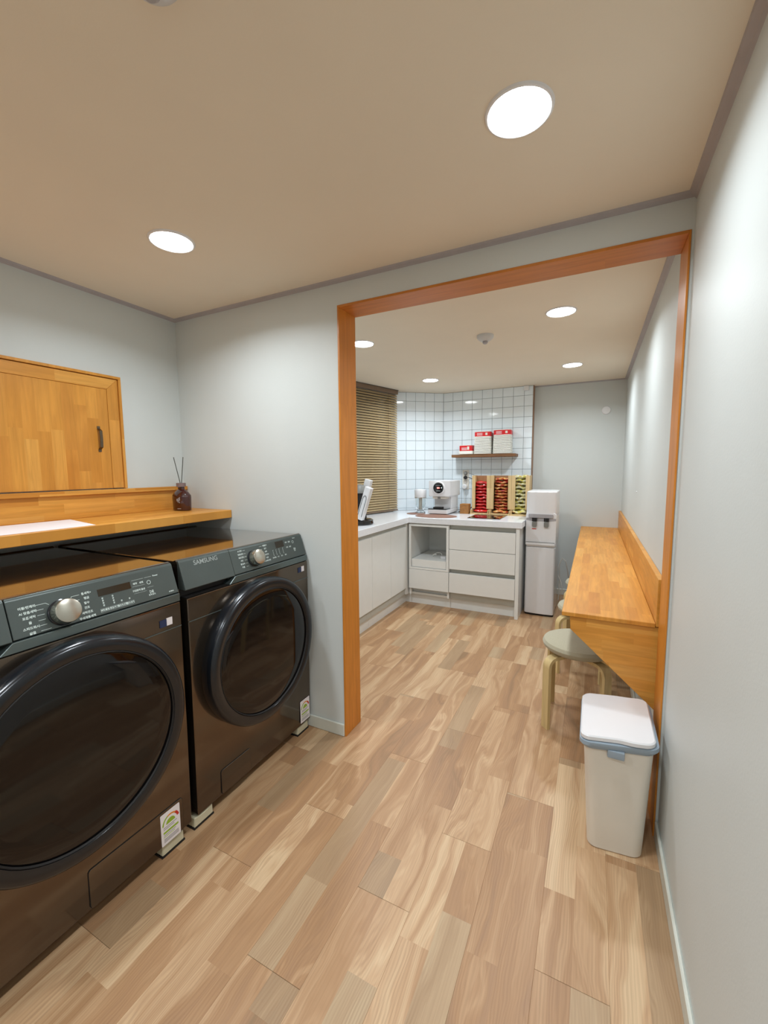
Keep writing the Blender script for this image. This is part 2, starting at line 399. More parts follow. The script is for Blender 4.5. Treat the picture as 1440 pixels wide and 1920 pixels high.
# back walls
YBK = 4.63; YT = 4.55
struct(MB().box(-.572, XR, YBK, YBK+.1, -.06, CEIL).build('wall_back', M['wall']))
wt = struct(MB().box(-1.62, -.575, YT+.0075, YBK+.1, -.06, CEIL).build('wall_tiled', M['grout']))
tile_x = [-1.524+.1075*i for i in range(9)]+[-.578]
zs = [.857, .88]+[.985+.1067*i for i in range(11)]+[CEIL-.001]
tile_meshes = {}
def tile_mesh(w_, h_):
    k = (round(w_, 4), round(h_, 4))
    if k not in tile_meshes:
        tile_meshes[k] = MB().box(-w_/2, w_/2, 0, .009, -h_/2, h_/2, .0012).mesh('tile', M['tile'])
    return tile_meshes[k]
G = .0014
for i in range(len(tile_x)-1):
    for j in range(len(zs)-1):
        x0, x1, z0, z1 = tile_x[i]+G, tile_x[i+1]-G, zs[j]+G, zs[j+1]-G
        link('tile', tile_mesh(x1-x0, z1-z0), wt, ((x0+x1)/2, YT, (z0+z1)/2))
# slanting corner
CA, CB = Vector((-1.524, YT, 0)), Vector((-1.945, 4.215, 0))
dv = (CB-CA); CL = dv.length; ang = math.atan2(-dv.y, -dv.x)   # local +x runs from CB to CA
wc = sempty('wall_corner'); wc.location = CB; wc.rotation_euler = (0, 0, ang)
MB().box(-.02, CL+.08, .0075, .12, -.06, CEIL).build('grout_bed', M['grout'], wc)
cx = [CL-.1075*i for i in range(5)][::-1]; cx = [0.0]+cx
for i in range(len(cx)-1):
    if cx[i+1]-cx[i] < .015: continue
    for j in range(len(zs)-1):
        x0, x1, z0, z1 = cx[i]+G, cx[i+1]-G, zs[j]+G, zs[j+1]-G
        link('tile', tile_mesh(x1-x0, z1-z0), wc, ((x0+x1)/2, 0, (z0+z1)/2))
MB().box(-.012, 0, -.004, .02, .857, CEIL-.001, .001).build('edge_strip', M['white'], wc)
struct(MB().box(-.577, -.571, YT-.003, YBK, 0, CEIL-.001).build('trim_1', M['trimwood']))
# kitchen left wall with a window hole (local x runs towards the camera side)
wa = math.radians(15)
WD = Vector((-math.sin(wa), -math.cos(wa), 0)); wang = math.atan2(WD.y, WD.x)
wk = sempty('wall_kitchen_left'); wk.location = CB; wk.rotation_euler = (0, 0, wang)
WLEN = 2.52; wx0, wx1, wz0, wz1 = .03, 1.30, .875, 2.12   # window hole
mb = MB().box(-.02, wx0, -.13, 0, -.06, CEIL).box(wx1, WLEN, -.13, 0, -.06, CEIL).box(wx0, wx1, -.13, 0, -.06, wz0).box(wx0, wx1, -.13, 0, wz1, CEIL)
mb.build('wall_panel', M['wall'], wk)
wn_ = sempty('window_1'); wn_.location = CB; wn_.rotation_euler = (0, 0, wang)
mb = MB()
for a, b, c, d in ((wx0, wx0+.04, wz0, wz1), (wx1-.04, wx1, wz0, wz1), (wx0, wx1, wz0, wz0+.04), (wx0, wx1, wz1-.04, wz1), ((wx0+wx1)/2-.025, (wx0+wx1)/2+.025, wz0, wz1)):
    mb.box(a, b, -.10, -.05, c, d, .003)
mb.build('window_frame', M['frame'], wn_)
for a, b in ((wx0+.04, (wx0+wx1)/2-.025), ((wx0+wx1)/2+.025, wx1-.04)):
    MB().box(a, b, -.078, -.073, wz0+.04, wz1-.04).build('pane', M['glass'], wn_)
# skirtings and ceiling beads
struct(MB().box(JL-1.05, JL-.0, YP-.010, YP, 0, .062, .003).build('baseboard_middle', M['skirt']))
struct(MB().box(XR-.010, XR, YB, YP-.004, 0, .062, .003).build('baseboard_right', M['skirt']))
struct(MB().box(XR-.010, XR, YPB+.004, YBK, 0, .062, .003).build('baseboard_kitchen_right', M['skirt']))
struct(MB().box(-.50, XR-.011, YBK-.010, YBK, 0, .062, .003).build('baseboard_back', M['skirt']))
struct(MB().box(XL, XL+.010, YB, YP-.011, 0, .062, .003).build('baseboard_left', M['skirt']))
bead = lambda *a: MB().prism(*a[:3], axis=a[3])
struct(MB().prism([(XR, CEIL), (XR-.022, CEIL), (XR-.020, CEIL-.008), (XR-.006, CEIL-.012), (XR, CEIL-.02)], YB, YP, 'y').build('trim_2', M['cove']))
struct(MB().prism([(XL, CEIL), (XL+.022, CEIL), (XL+.020, CEIL-.008), (XL+.006, CEIL-.010), (XL, CEIL-.012)], YB, YP, 'y').build('trim_3', M['cove']))
struct(MB().prism([(YP, CEIL), (YP-.022, CEIL), (YP-.020, CEIL-.008), (YP-.006, CEIL-.010), (YP, CEIL-.012)], XL, XR, 'x').build('trim_4', M['cove']))
struct(MB().prism([(XR, CEIL), (XR-.022, CEIL), (XR-.020, CEIL-.008), (XR-.006, CEIL-.012), (XR, CEIL-.02)], YPB, YBK, 'y').build('trim_5', M['cove']))
struct(MB().prism([(YBK, CEIL), (YBK-.018, CEIL), (YBK-.016, CEIL-.006), (YBK, CEIL-.010)], -.57, XR, 'x').build('trim_6', M['cove']))

# ---------------------------------------------------------------- ceiling lights and detectors
LD = []
def make_light(x, y, label):
    t = thing('ceiling_light', label, 'light', (x, y, CEIL), 0, 'round ceiling downlights')
    MB().lathe([(.0705, .0), (.0700, -.0045), (.0725, -.0062), (.077, -.0045), (.079, 0)], 48).build('rim', M['white'], t)
    MB().lathe([(.0702, -.0025), (0, -.0025)], 48).build('lens', M['lamp'], t)
    if not LD:
        l = bpy.data.lights.new('downlight', 'AREA'); l.shape = 'DISK'; l.size = .138; l.energy = WATT
        l.spread = math.radians(SPREAD); l.color = (.92, 1, 1.06); LD.append(l)
    lo = bpy.data.objects.new('beam', LD[0]); C.objects.link(lo); lo.parent = t; lo.location = (0, 0, -.0050)
    return t
L0 = make_light(-.19, 1.106, 'largest round ceiling light, front room, nearest the right wall')
dup(L0, (-1.41, 1.106, CEIL), 'round ceiling light above the nearer washing machine in the front room')
dup(L0, (-.19, 2.52, CEIL), 'round ceiling light just beyond the doorway on the right of the kitchen ceiling')
dup(L0, (-1.41, 2.52, CEIL), 'round ceiling light half hidden by the left door jamb')
dup(L0, (-1.41, 3.82, CEIL), 'farthest ceiling light on the left, above the tiled corner')
dup(L0, (-.19, 3.82, CEIL), 'farthest ceiling light on the right, above the water dispenser')
for y_, s_ in ((-.306, 'just behind the camera'), (-1.72, 'added for fill far behind the camera')):  # the far pair is unseen, added to lift the fill light
    dup(L0, (-.19, y_, CEIL), 'round ceiling light '+s_+' near the right wall')
    dup(L0, (-1.41, y_, CEIL), 'round ceiling light '+s_+' near the left wall')
def detector(loc, label):
    t = thing('smoke_detector', label, 'smoke detector', loc)
    MB().lathe([(.0, 0), (.052, 0), (.052, -.012), (.045, -.022), (.030, -.034), (.0, -.036)], 40).build('housing', M['detector'], t)
    MB().lathe([(.016, -.035), (.016, -.046), (.010, -.052), (0, -.052)], 20).build('sensor', M['lightgrey'], t)
    return t
detector((-.645, 2.736, CEIL), 'small white smoke detector on the kitchen ceiling')
detector((-.69, .525, CEIL), 'white smoke detector on the front ceiling cut by the top edge of the photo')
tag(MB().lathe([(0, 0), (.040, 0), (.040, .006), (.034, .012), (0, .013)], 36, mat=Matrix.Translation((.084, YBK, 1.862)) @ YM).build('wall_disc', M['white']), 'round white cover disc on the back wall above the water dispenser', 'cover plate')
tag(MB().box(-.668, -.618, YT-.028, YT, CEIL-.05, CEIL-.001, .004).build('junction_box', M['white']), 'small white box at the ceiling end of the tiled wall', 'junction box')
tag(MB().lathe([(0, 0), (.006, 0), (.005, .003), (0, .004)], 12, mat=Matrix.Translation((XR, 3.12, 1.155)) @ Matrix.Rotation(-PI/2, 4, 'Y')).build('wall_plug', M['white']), 'tiny white plug in the right wall above the wooden bar table', 'wall plug')

# ---------------------------------------------------------------- washing machines
PA, PB_ = Vector((.000, 0, .900)), Vector((-.030, 0, .995))
PT = (PB_-PA).normalized(); PN = Vector((PT.z, 0, -PT.x))
def pframe(y, t, off=.0006):
    o = PA+PT*t+PN*off+Vector((0, y, 0))
    m = Matrix.Identity(4)
    for i, v in enumerate((Vector((0, 1, 0)), PT, PN)): m.col[i][:3] = v
    m.col[3][:3] = o; return m
def pline(mb, pts, wd=.0008):
    for (a, b), (c, d) in zip(pts, pts[1:]):
        L = math.hypot(c-a, d-b); an = math.atan2(d-b, c-a)
        mb.box(0, L, -wd/2, wd/2, 0, .0003, mat=pframe(a, b, .0002) @ Matrix.Rotation(an, 4, 'Z'))
def make_washer(yc, kind, label):
    t = thing('washing_machine', label, 'washing machine', (-1.255, yc, 0))
    hw = .343
    prof = [(-.0, .047), (.004, .3), (.007, .6), (.006, .868), (-.035, .869), (-.036, .982), (-.79, .982), (-.79, .047)]
    MB().prism(prof, -hw, hw, 'y', bev=.006, seg=2).build('body', M['bodydark'], t)
    MB().prism([(-.037, .983), (-.036, .999), (-.045, 1.001), (-.055, .997), (-.76, .995), (-.775, 1.001), (-.79, .998), (-.79, .983)], -hw, hw, 'y', bev=.0015, seg=1).build('top_panel', M['toppanel'], t)
    cs = [(.0, .900), (-.030, .995), (-.0345, .9995), (-.0349, .870), (-.03, .896), (-.004, .896)]
    cs = [(.0, .900), (-.029, .992), (-.0345, .9985), (-.0349, .899), (-.004, .8975)]
    cp = MB().prism(cs, -.1145, hw, 'y', bev=.002, seg=2).build('control_panel', M['panel'], t)
    cs2 = [(.003, .899), (-.027, .994), (-.033, .9995), (-.0349, .999), (-.0349, .898), (0, .896)]
    dr = MB().prism(cs2, -hw, -.1175, 'y', bev=.002, seg=2).build('detergent_drawer', M['panel'], t)
    MB().prism([(-.150, .8695), (-.118, .896), (hw, .896), (hw, .8695)], -.0345, .0055, 'x', bev=.0015, seg=1).build('handle_ledge', M['ledge'], t, label='lighter grey ledge below the control panel')
    MB().box(-.0335, -.001, -hw+.004, -.152, .8695, .8705).box(-.0345, -.0335, -hw+.004, -.119, .8695, .895).build('recess_shade_liner', M['matblack'], t)  # black liner painting the shade inside the handle recess
    MB().box(.0068, .0080, -hw+.002, hw-.002, .783, .7865, .0004).build('seam_line', M['ledge'], t)
    # door
    D = Matrix.Translation((.006, 0, .56)) @ XM
    door = MB().lathe([(.250, .012), (.300, .000), (.304, .020), (.302, .044), (.297, .053), (.290, .057), (.275, .0565), (.262, .053), (.258, .048)], 72, mat=D).build('door', M['ring'], t)
    MB().lathe([(.2575, .014), (.2575, .046), (.250, .049), (.21, .050), (.12, .049), (0, .048)], 72, mat=D).build('door_glass', M['doorglass'], door)
    MB().lathe([(.2575, .0455), (.2605, .0525), (.2585, .0545), (.2555, .050)], 72, mat=D).build('glass_rim', M['matblack'], door)
    # knob
    kc = (.006, .045) if kind == 2 else (.0, .037)
    K = pframe(kc[0], kc[1], 0)
    kb = MB().lathe([(.0355, 0), (.0355, .004), (.033, .006), (.033, .007), (0, .007)], 40, mat=K).build('knob_ring', M['ring'], t)
    MB().lathe([(.0325, .007), (.0325, .030), (.031, .034), (.029, .035), (0, .0345)], 40, mat=K).build('knob', M['chrome'], t)
    # lettering
    mb = MB(); items = []
    if kind == 1:
        Lt = ['이불/란제리', 'AI 맞춤세탁', '표준세탁', '울', '스피드워시', '삶음']
        Rt = ['통세척+', '헹굼', '탈수', '건조', '세탁건조', '무세제통세척']
        yL, yR, sp, t0 = -.074, .066, .0134, .0715
        rows = [t0-sp*i for i in range(6)]
        for i, s_ in enumerate(Lt):
            items.append((s_, .0068, pframe(yL+.002*i*0, rows[i]), 'CENTER'))
            pline(mb, [(yL+.018, rows[i]), (-.040 if abs(i-2.5) < 2 else -.033, rows[i])])
        for i, s_ in enumerate(Rt):
            items.append((s_, .0068, pframe(yR-.002*i, rows[i]), 'CENTER'))
            pline(mb, [(yR-.018-.002*i, rows[i]), (.040, rows[i])])
        pline(mb, [(-.033, rows[0]), (-.026, rows[0]-.006)]); pline(mb, [(.040, rows[0]), (.028, rows[0]), (.026, rows[0]-.006)])
        MB().box(.095, .192, .0525, .0735, -.001, .0006, .0004, mat=pframe(0, 0, 0)).build('display', M['disp'], t)
        for y_, s_ in ((.104, '세탁/불림'), (.130, '헹굼/추가'), (.155, '물온도선택'), (.179, '탈수세기')):
            items.append((s_, .0052, pframe(y_, .011), 'CENTER'))
            pline(mb, [(y_-.0115, .007), (y_-.0115, .0155), (y_+.0115, .0155), (y_+.0115, .007), (y_-.0115, .007)], .0004)
        for y_, a in ((.104, 4), (.133, 4), (.155, 1), (.179, 1)):
            for i in range(a): items.append(('분', .005, pframe(y_, .024+.007*i), 'CENTER'))
        for y_, t_, s_ in ((.206, .063, '예약'), (.226, .0625, '세제'), (.206, .041, '구김방지'), (.227, .041, '옵션')):
            items.append((s_, .0062, pframe(y_, t_), 'CENTER')); pline(mb, [(y_-.010, t_-.008), (y_+.010, t_-.008)], .0004)
        pline(mb, [(.197, .0745), (.235, .0745)], .0005); pline(mb, [(.239, .0745), (.262, .0745)], .0005)
        items.append(('Power', .006, pframe(.276, .0745), 'CENTER'))
        ry, rtt, pty, ptt = .250, .0575, .2515, .026
        items.append(('동작/정지', .005, pframe(.2515, .0165), 'CENTER')); pline(mb, [(.242, .042), (.262, .042)], .0004)
        items.append(('BUBBLE', .0045, pframe(.318, .010), 'CENTER'))
    else:
        Lt = ['AI 건조', '맞춤건조', '표준건조', '셔츠', '울/섬세', '타월']; Rt = ['이불털기', '침구', '송풍', '시간건조', '살균', '스피드건조']
        sp, t0 = .0134, .087
        rows = [t0-sp*i for i in range(6)]
        for i, s_ in enumerate(Lt):
            items.append((s_, .0066, pframe(-.062, rows[i]), 'CENTER')); pline(mb, [(-.046, rows[i]), (-.033, rows[i])])
        for i, s_ in enumerate(Rt):
            items.append((s_, .0066, pframe(.082, rows[i]), 'CENTER')); pline(mb, [(.050, rows[i]), (.064, rows[i])])
        MB().box(.150, .205, .063, .092, -.001, .0006, .0004, mat=pframe(0, 0, 0)).build('display', M['disp'], t)
        for y_ in (.125, .145, .165, .190):
            pline(mb, [(y_+.004, .033), (y_, .033), (y_, .058), (y_+.004, .058)], .0007)
        for y_, s_ in ((.125, '건조정도'), (.150, '시간'), (.175, '온도'), (.200, '알림')):
            items.append((s_, .0058, pframe(y_, .024), 'CENTER'))
        for y_, t_, s_ in ((.222, .078, '예약'), (.244, .078, '잠금'), (.222, .055, '구김'), (.244, .055, '살균')):
            items.append((s_, .0068, pframe(y_, t_), 'CENTER'))
        items.append(('Power', .006, pframe(.283, .091), 'CENTER'))
        ry, rtt, pty, ptt = .270, .074, .270, .040
        items.append(('동작', .005, pframe(.270, .031), 'CENTER'))
        wd = text_part('drawer_lettering', [('SAMSUNG', .0205, pframe(-.232, .0835, .0034), 'CENTER')], M['greyprint'], t)
    for k in range(12):
        a, b = 2*PI*k/12, 2*PI*(k+1)/12
        pline(mb, [(ry+.006*math.cos(a), rtt+.006*math.sin(a)), (ry+.006*math.cos(b), rtt+.006*math.sin(b))], .0012)
    pline(mb, [(pty-.005, ptt-.005), (pty-.005, ptt+.005), (pty+.002, ptt), (pty-.005, ptt-.005)], .001)
    pline(mb, [(pty+.003, ptt-.005), (pty+.003, ptt+.005)], .0012); pline(mb, [(pty+.006, ptt-.005), (pty+.006, ptt+.005)], .0012)
    mb.build('panel_lines', M['print'], t)['kind'] = 'stuff'
    text_part('panel_lettering', items, M['print'], t)['kind'] = 'stuff'
    # lint / drain filter cover
    if kind == 2: fy0, fy1, fz0, fz1 = -.232, -.078, .052, .150
    else: fy0, fy1, fz0, fz1 = .0, .306, .052, .172
    MB().prism(rrect(fy0-.0012, fy1+.0012, fz0-.0012, fz1+.0012, .010), -.01, .0035, 'x').build('filter_gap_shade', M['matblack'], t)  # raised dark plate standing in for the shadow gap round the cover
    MB().prism(rrect(fy0, fy1, fz0, fz1, .009), -.01, .0048, 'x', bev=.0006, seg=1).build('filter_cover', M['bodydark'], t)
    # stickers
    if kind == 2: sy0, sz0 = .258, .062
    else: sy0, sz0 = .221, .052
    XS = .0055
    st = MB().prism(rrect(sy0, sy0+.072, sz0, sz0+.112, .003, 3), XS-.001, XS+.0004, 'x').build('energy_sticker', M['paper'], t)
    q = MB(); cy2, cz2 = sy0+.036, sz0+.068
    def arcseg(mb, a0, a1, r0, r1, n=6):
        for k in range(n):
            a, b = math.radians(a0+(a1-a0)*k/n), math.radians(a0+(a1-a0)*(k+1)/n)
            mb.prism([(cy2+r0*math.cos(a), cz2+r0*math.sin(a)), (cy2+r1*math.cos(a), cz2+r1*math.sin(a)), (cy2+r1*math.cos(b), cz2+r1*math.sin(b)), (cy2+r0*math.cos(b), cz2+r0*math.sin(b))], XS+.0005, XS+.0008, 'x')
    arcseg(q, 180, 110, .026, .031); arcseg(q, 180, 0, 0.0, .017, 10)
    for z_ in (.040,): q.box(XS+.0005, XS+.0008, sy0+.008, sy0+.064, sz0+z_, sz0+z_+.007)
    for z_ in (.028,): q.box(XS+.0005, XS+.0008, sy0+.008, sy0+.050, sz0+z_, sz0+z_+.002)
    q.build('green_marks', M['green'], st)
    q = MB(); arcseg(q, 110, 50, .026, .031); q.build('orange_arc', M['orange'], st)
    q = MB(); arcseg(q, 50, 10, .025, .033); q.build('red_arc', M['redp'], st)
    q = MB()
    for z_, a in ((.060, .05), (.054, .04), (.034, .045), (.020, .055), (.015, .055), (.010, .055)): q.box(XS+.0005, XS+.0008, sy0+.009, sy0+.009+a, sz0+z_, sz0+z_+.002)
    q.build('grey_lines', M['midgrey'], st)
    ys, zs_ = (.268, .822) if kind == 2 else (.262, .800)
    MB().box(.005, .0083, ys, ys+.024, zs_, zs_+.024).build('navy_sticker', M['navy'], t)
    MB().box(.005, .0083, ys+.0245, ys+.045, zs_+.001, zs_+.026).build('white_sticker', M['paper'], t)
    return t
make_washer(.592, 1, 'nearer dark graphite front-load washing machine, cut by the left edge, white energy sticker low right')
make_washer(1.303, 2, 'farther dark graphite front-load washing machine, beside the doorway wall')
def pad(x, y, label):
    t = thing('anti_vibration_pad', label, 'pad', (x, y, 0), 0, 'cream pads under the washing machines')
    MB().prism([(-.042, .006), (.042, .006), (.040, .044), (.015, .040), (-.015, .040), (-.040, .044)], -.045, .045, 'x', bev=.003, seg=1).build('block', M['pad'], t)
    MB().box(-.046, .046, -.044, .044, 0, .006).build('base', M['matblack'], t)
pad(-1.305, .862, 'cream pad under the right front corner of the nearer washing machine')
pad(-1.305, .322, 'cream pad under the left front corner of the nearer washing machine')
pad(-1.305, .990, 'cream pad under the left front corner of the farther washing machine')
pad(-1.305, 1.590, 'cream pad under the right front corner of the farther washing machine')
for y_, s_ in ((.322, 'left rear corner of the nearer'), (.862, 'right rear corner of the nearer'), (.990, 'left rear corner of the farther'), (1.59, 'right rear corner of the farther')):
    pad(-1.99, y_, 'cream pad under the '+s_+' washing machine')

# ---------------------------------------------------------------- wooden ledge and hatch on the left wall
ls = thing('wall_ledge', 'orange wooden ledge shelf along the left wall above the washing machines', 'shelf', (0, 0, 0))
MB().box(XL+.001, -1.752, -1.2, YP-.002, 1.058, 1.10, .002).build('shelf_board', M['wood_table'], ls)
MB().box(XL+.001, XL+.020, -1.2, YP-.002, 1.10, 1.205, .0015).build('back_board', M['wood_table_v'], ls)
MB().box(XL+.001, XL+.034, -1.2, YP-.002, 1.205, 1.226, .002).build('cap_rail', M['wood_table_v'], ls)
hx = XL+.001
h = thing('wall_hatch', 'orange wooden framed hatch door on the left wall above the ledge', 'hatch', (0, 0, 0))
hy0, hy1, hz0, hz1 = .30, 1.312, 1.228, 1.770
fr = MB().box(hx, hx+.026, hy0, hy1, hz1-.012, hz1, .001).box(hx, hx+.026, hy0, hy0+.012, hz0, hz1-.012, .001).box(hx, hx+.026, hy1-.012, hy1, hz0, hz1-.012, .001)
fr.build('outer_frame', M['wood_hatch'], h)
b0, b1, b2, b3 = hy0+.014, hy1-.014, hz0+.003, hz1-.014; tw = .052
MB().prism([(b0, b3), (b1, b3), (b1-tw, b3-tw), (b0+tw, b3-tw)], hx, hx+.018, 'x', bev=.001, seg=1).build('top_rail', M['wood_table_v'], h)
MB().prism([(b1, b3), (b1, b2), (b1-tw, b2), (b1-tw, b3-tw)], hx, hx+.018, 'x', bev=.001, seg=1).build('side_stile', M['wood_hatch'], h)
MB().prism([(b0, b3), (b0, b2), (b0+tw, b2), (b0+tw, b3-tw)], hx, hx+.018, 'x', bev=.001, seg=1).build('side_stile', M['wood_hatch'], h)
dp = MB().box(hx, hx+.0165, b0+tw+.001, b1-tw-.001, b2, b3-tw-.001, .0008).build('door_panel', M['wood_hatch'], h)
hy, ha, hb = 1.196, 1.405, 1.525; X0 = hx+.0165
mb = MB().ribbon([(X0+.001, hy, ha), (X0+.002, hy, ha+.012), (X0+.018, hy, ha+.022), (X0+.020, hy, (ha+hb)/2), (X0+.018, hy, hb-.022), (X0+.002, hy, hb-.012), (X0+.001, hy, hb)], (0, 1, 0), .013, .003)
mb.build('handle', M['pewter'], dp)
# paper and reed diffuser
tag(MB().prism([(-1.775, .30), (-1.765, .965), (-2.075, 1.03), (-2.085, .33)], 1.1002, 1.1012).build('paper_sheet', M['paper']), 'large white sheet of paper lying on the orange ledge shelf', 'paper')
rd = thing('reed_diffuser', 'dark amber glass reed diffuser bottle with grey cap on the ledge shelf', 'diffuser', (-1.979, 1.526, 1.1))
MB().lathe([(0, 0), (.052, 0), (.057, .004), (.058, .02), (.060, .070), (.0585, .082), (.045, .098), (.022, .113), (.0205, .128), (0, .128)], 40, sy=.62).build('bottle', M['amber'], rd)
MB().lathe([(0, .128), (.0235, .128), (.0235, .148), (.012, .148), (0, .146)], 32).build('cap', M['greycap'], rd)
MB().tube([(-.004, .0, .14), (-.042, -.004, .285)], .0019).build('reed', M['reed'], rd)
MB().tube([(.004, 0, .14), (.022, .004, .285)], .0019).build('reed', M['reed'], rd)
# print on the side of the bottle turned to the room
fm = Matrix.Translation((.0195, -.0362, .0)) @ Matrix.Rotation(math.radians(14), 4, 'Z') @ Matrix.Rotation(PI/2, 4, 'X')
mb = MB()
for k, (a, b, c) in enumerate(((-.010, .056, .012), (-.007, .062, .008), (.000, .058, .016), (.006, .060, .018), (-.004, .050, .012), (.004, .046, .010))):
    mb.box(a, a+.0035, b-.004, b+c-.004, 0, .0006, mat=fm)
mb.box(-.008, .014, .0115, .014, 0, .0006, mat=fm)
mb.build('bottle_print', M['lightgrey'], rd)['kind'] = 'stuff'

# ---------------------------------------------------------------- kitchen units
WT = .857
pts = [(-1.565, 1.80), (-1.565, 3.66), (-.528, 3.66), (-.528, YT-.001), (-1.522, YT-.001), (-1.935, 4.222), (-1.95, 4.20)]
yb = 1.80; tt = (4.215-yb)/math.cos(wa); pts.append((-1.945-tt*math.sin(wa)+.004, yb))
tag(MB().prism(pts, .802, WT, 'z', bev=.002, seg=1).build('worktop', M['quartz']), 'white L-shaped kitchen worktop over the cabinets', 'worktop')
# left run: one unit per door
def left_unit(y0, y1, label):
    t = thing('base_cabinet', label, 'cabinet', (-1.585, y0, 0), 0, 'white base cabinets under the worktop')
    L = y1-y0; dp_ = .30
    MB().box(-dp_, -.019, 0, L, .10, .80).build('body', M['cab_shade'], t)
    MB().box(-.018, 0, .0012, L-.0012, .165, .765, .0012).build('door', M['cab'], t)
    MB().box(-dp_, -.045, 0, L, 0, .10).box(-.050, -.045, 0, L, .10, .162).build('toe_kick', M['cab'], t)
    return t
left_unit(3.300, 3.645, 'white handleless cabinet door unit nearest the inner corner of the left run')
left_unit(2.950, 3.298, 'white handleless cabinet door unit, second from the inner corner of the left run')
left_unit(2.600, 2.948, 'white handleless cabinet door unit beside the left door jamb')
left_unit(2.200, 2.598, 'white cabinet unit hidden behind the left door jamb')
left_unit(1.802, 2.198, 'white cabinet unit directly behind the partition wall')
cf = thing('corner_filler', 'white filler panel and toe kick in the inner corner between the cabinet runs', 'cabinet', (0, 0, 0))
MB().box(-1.80, -1.587, 3.647, 3.73, .10, .80).build('post', M['cab'], cf)
MB().box(-1.80, -1.6325, 3.647, 3.74, 0, .164).box(-1.6325, -1.573, 3.7405, 3.746, 0, .164).build('toe_kick', M['cab'], cf)
# niche unit
nu = thing('niche_cabinet', 'white cabinet unit with an open square niche over one drawer', 'cabinet', (-1.572, 3.69, 0), 0, 'white base cabinets under the worktop')
W = .400
mb = MB().box(0, .018, 0, .52, .10, .80).box(W-.018, W, 0, .52, .10, .80).box(.018, W-.018, .50, .52, .10, .80).box(.018, W-.018, .02, .50, .10, .118).box(.018, W-.018, .02, .50, .350, .368).box(.018, W-.018, .02, .50, .782, .80)
mb.build('body', M['cab'], nu)
mb = MB().box(.001, .023, -.018, 0, .357, .790, .001).box(W-.024, W-.001, -.018, 0, .357, .790, .001).box(.023, W-.024, -.018, 0, .772, .790, .001).box(.023, W-.024, -.018, 0, .357, .376, .001)
mb.build('niche_frame', M['cab'], nu)
tr = MB().box(.027, W-.029, -.008, .008, .379, .452, .001).build('tray_front', M['cab'], nu)
MB().box(.027, W-.029, .008, .48, .440, .452, .001).build('sliding_tray', M['cab'], nu)
MB().box(.001, W-.0015, -.018, 0, .165, .354, .0012).build('drawer', M['cab'], nu)
MB().box(0, W, .050, .056, 0, .164).build('toe_kick', M['cab'], nu)
# drawer unit
du = thing('drawer_cabinet', 'white handleless cabinet with three wide drawers under the worktop', 'cabinet', (-1.170, 3.69, 0), 0, 'white base cabinets under the worktop')
W = .593
mb = MB().box(0, W, .024, .52, .10, .80)
mb.build('body', M['cab_shade'], du)
for z0, z1 in ((.575, .757), (.389, .572), (.167, .351)):
    MB().box(.0015, W-.0015, -.018, .012, z0+.001, z1, .0012).build('drawer', M['cab'], du)
MB().box(0, W, .050, .056, 0, .164).build('toe_kick', M['cab'], du)
tag(MB().box(-.576, -.546, 3.672, 4.45, 0, .800, .001).build('end_panel', M['cab']), 'white full-height side panel closing the cabinet run beside the dispenser', 'panel')
# adapter and cable in the niche
ad = thing('power_adapter', 'small white power adapter with curled cable lying in the cabinet niche', 'adapter', (-1.262, 3.80, .452))
MB().box(-.026, .024, -.018, .018, .0, .024, .004, 2).build('block', M['white'], ad)
pth = [(-.02, .02, .008)]+[(-.085+.045*math.cos(a), .06+.05*math.sin(a), .006+.028*abs(math.sin(a*1.0))) for a in [i*.35 for i in range(0, 15)]]
MB().tube(pth, .0038).build('cable', M['cable_w'], ad)

# ---------------------------------------------------------------- things on the worktop
tag(MB().lathe([(0, 0), (1, 0), (1, .003), (0, .003)], 48, sx=.205, sy=.150, mat=Matrix.Translation((-1.355, 3.835, WT+.0003))).build('placemat', M['mat_brown']), 'oval brown placemat under the white coffee machine', 'placemat')
tag(MB().lathe([(0, 0), (1, 0), (1, .003), (0, .003)], 40, sx=.095, sy=.095, mat=Matrix.Translation((-1.625, 3.985, WT+.0003))).build('coaster', M['mat_brown']), 'round brown coaster under the glass grinder', 'coaster')
cm = thing('coffee_machine', 'white automatic coffee machine with a round black display', 'coffee machine', (-1.392, 3.96, WT+.0035))
MB().prism(rrect(-.100, .104, .010, .40, .012), .006, .045, 'z', bev=.003, seg=2).build('base', M['white'], cm)
MB().box(-.085, .090, .02, .39, 0, .006).build('feet', M['matblack'], cm)
MB().box(-.097, .092, .014, .155, .045, .056, .002).build('drip_tray', M['black'], cm)
MB().box(-.050, .042, .030, .10, .056, .070, .004, 2).build('cup_rest', M['matblack'], cm)
MB().box(-.082, .100, .165, .40, .045, .185, .004).build('column', M['white'], cm)
MB().prism(rrect(-.104, .122, .175, .335, .012), .055, .40, 'y', bev=.006, seg=2).build('head', M['white'], cm)
MB().box(-.070, .075, .075, .165, .150, .175, .004).build('spout_block', M['offwhite'], cm)
MB().box(-.012, .014, .062, .076, .152, .170, .003).build('spout', M['midgrey'], cm)
Dm = Matrix.Translation((.000, .056, .262)) @ YM
MB().lathe([(0, 0), (.066, 0), (.066, .006), (.060, .010), (.054, .008), (0, .008)], 48, mat=Dm).build('display_bezel', M['white'], cm)
dd = MB().lathe([(0, .008), (.053, .008), (.053, .0105), (0, .0108)], 48, mat=Dm).build('display', M['black'], cm)
mb = MB()
for k in range(3): mb.box(-.014+.010*k, -.007+.010*k, .0445, .0450, .256, .270)
mb.build('red_digits', M['led'], dd)
MB().lathe([(0, .011), (.005, .011), (0, .0113)], 12, mat=Matrix.Translation((.033, .056, .264)) @ YM).build('light_dot', M['ledw'], dd)
mb = MB().box(-.028, .028, .0447, .0450, .286, .2885).box(-.022, .022, .0447, .0450, .230, .236)
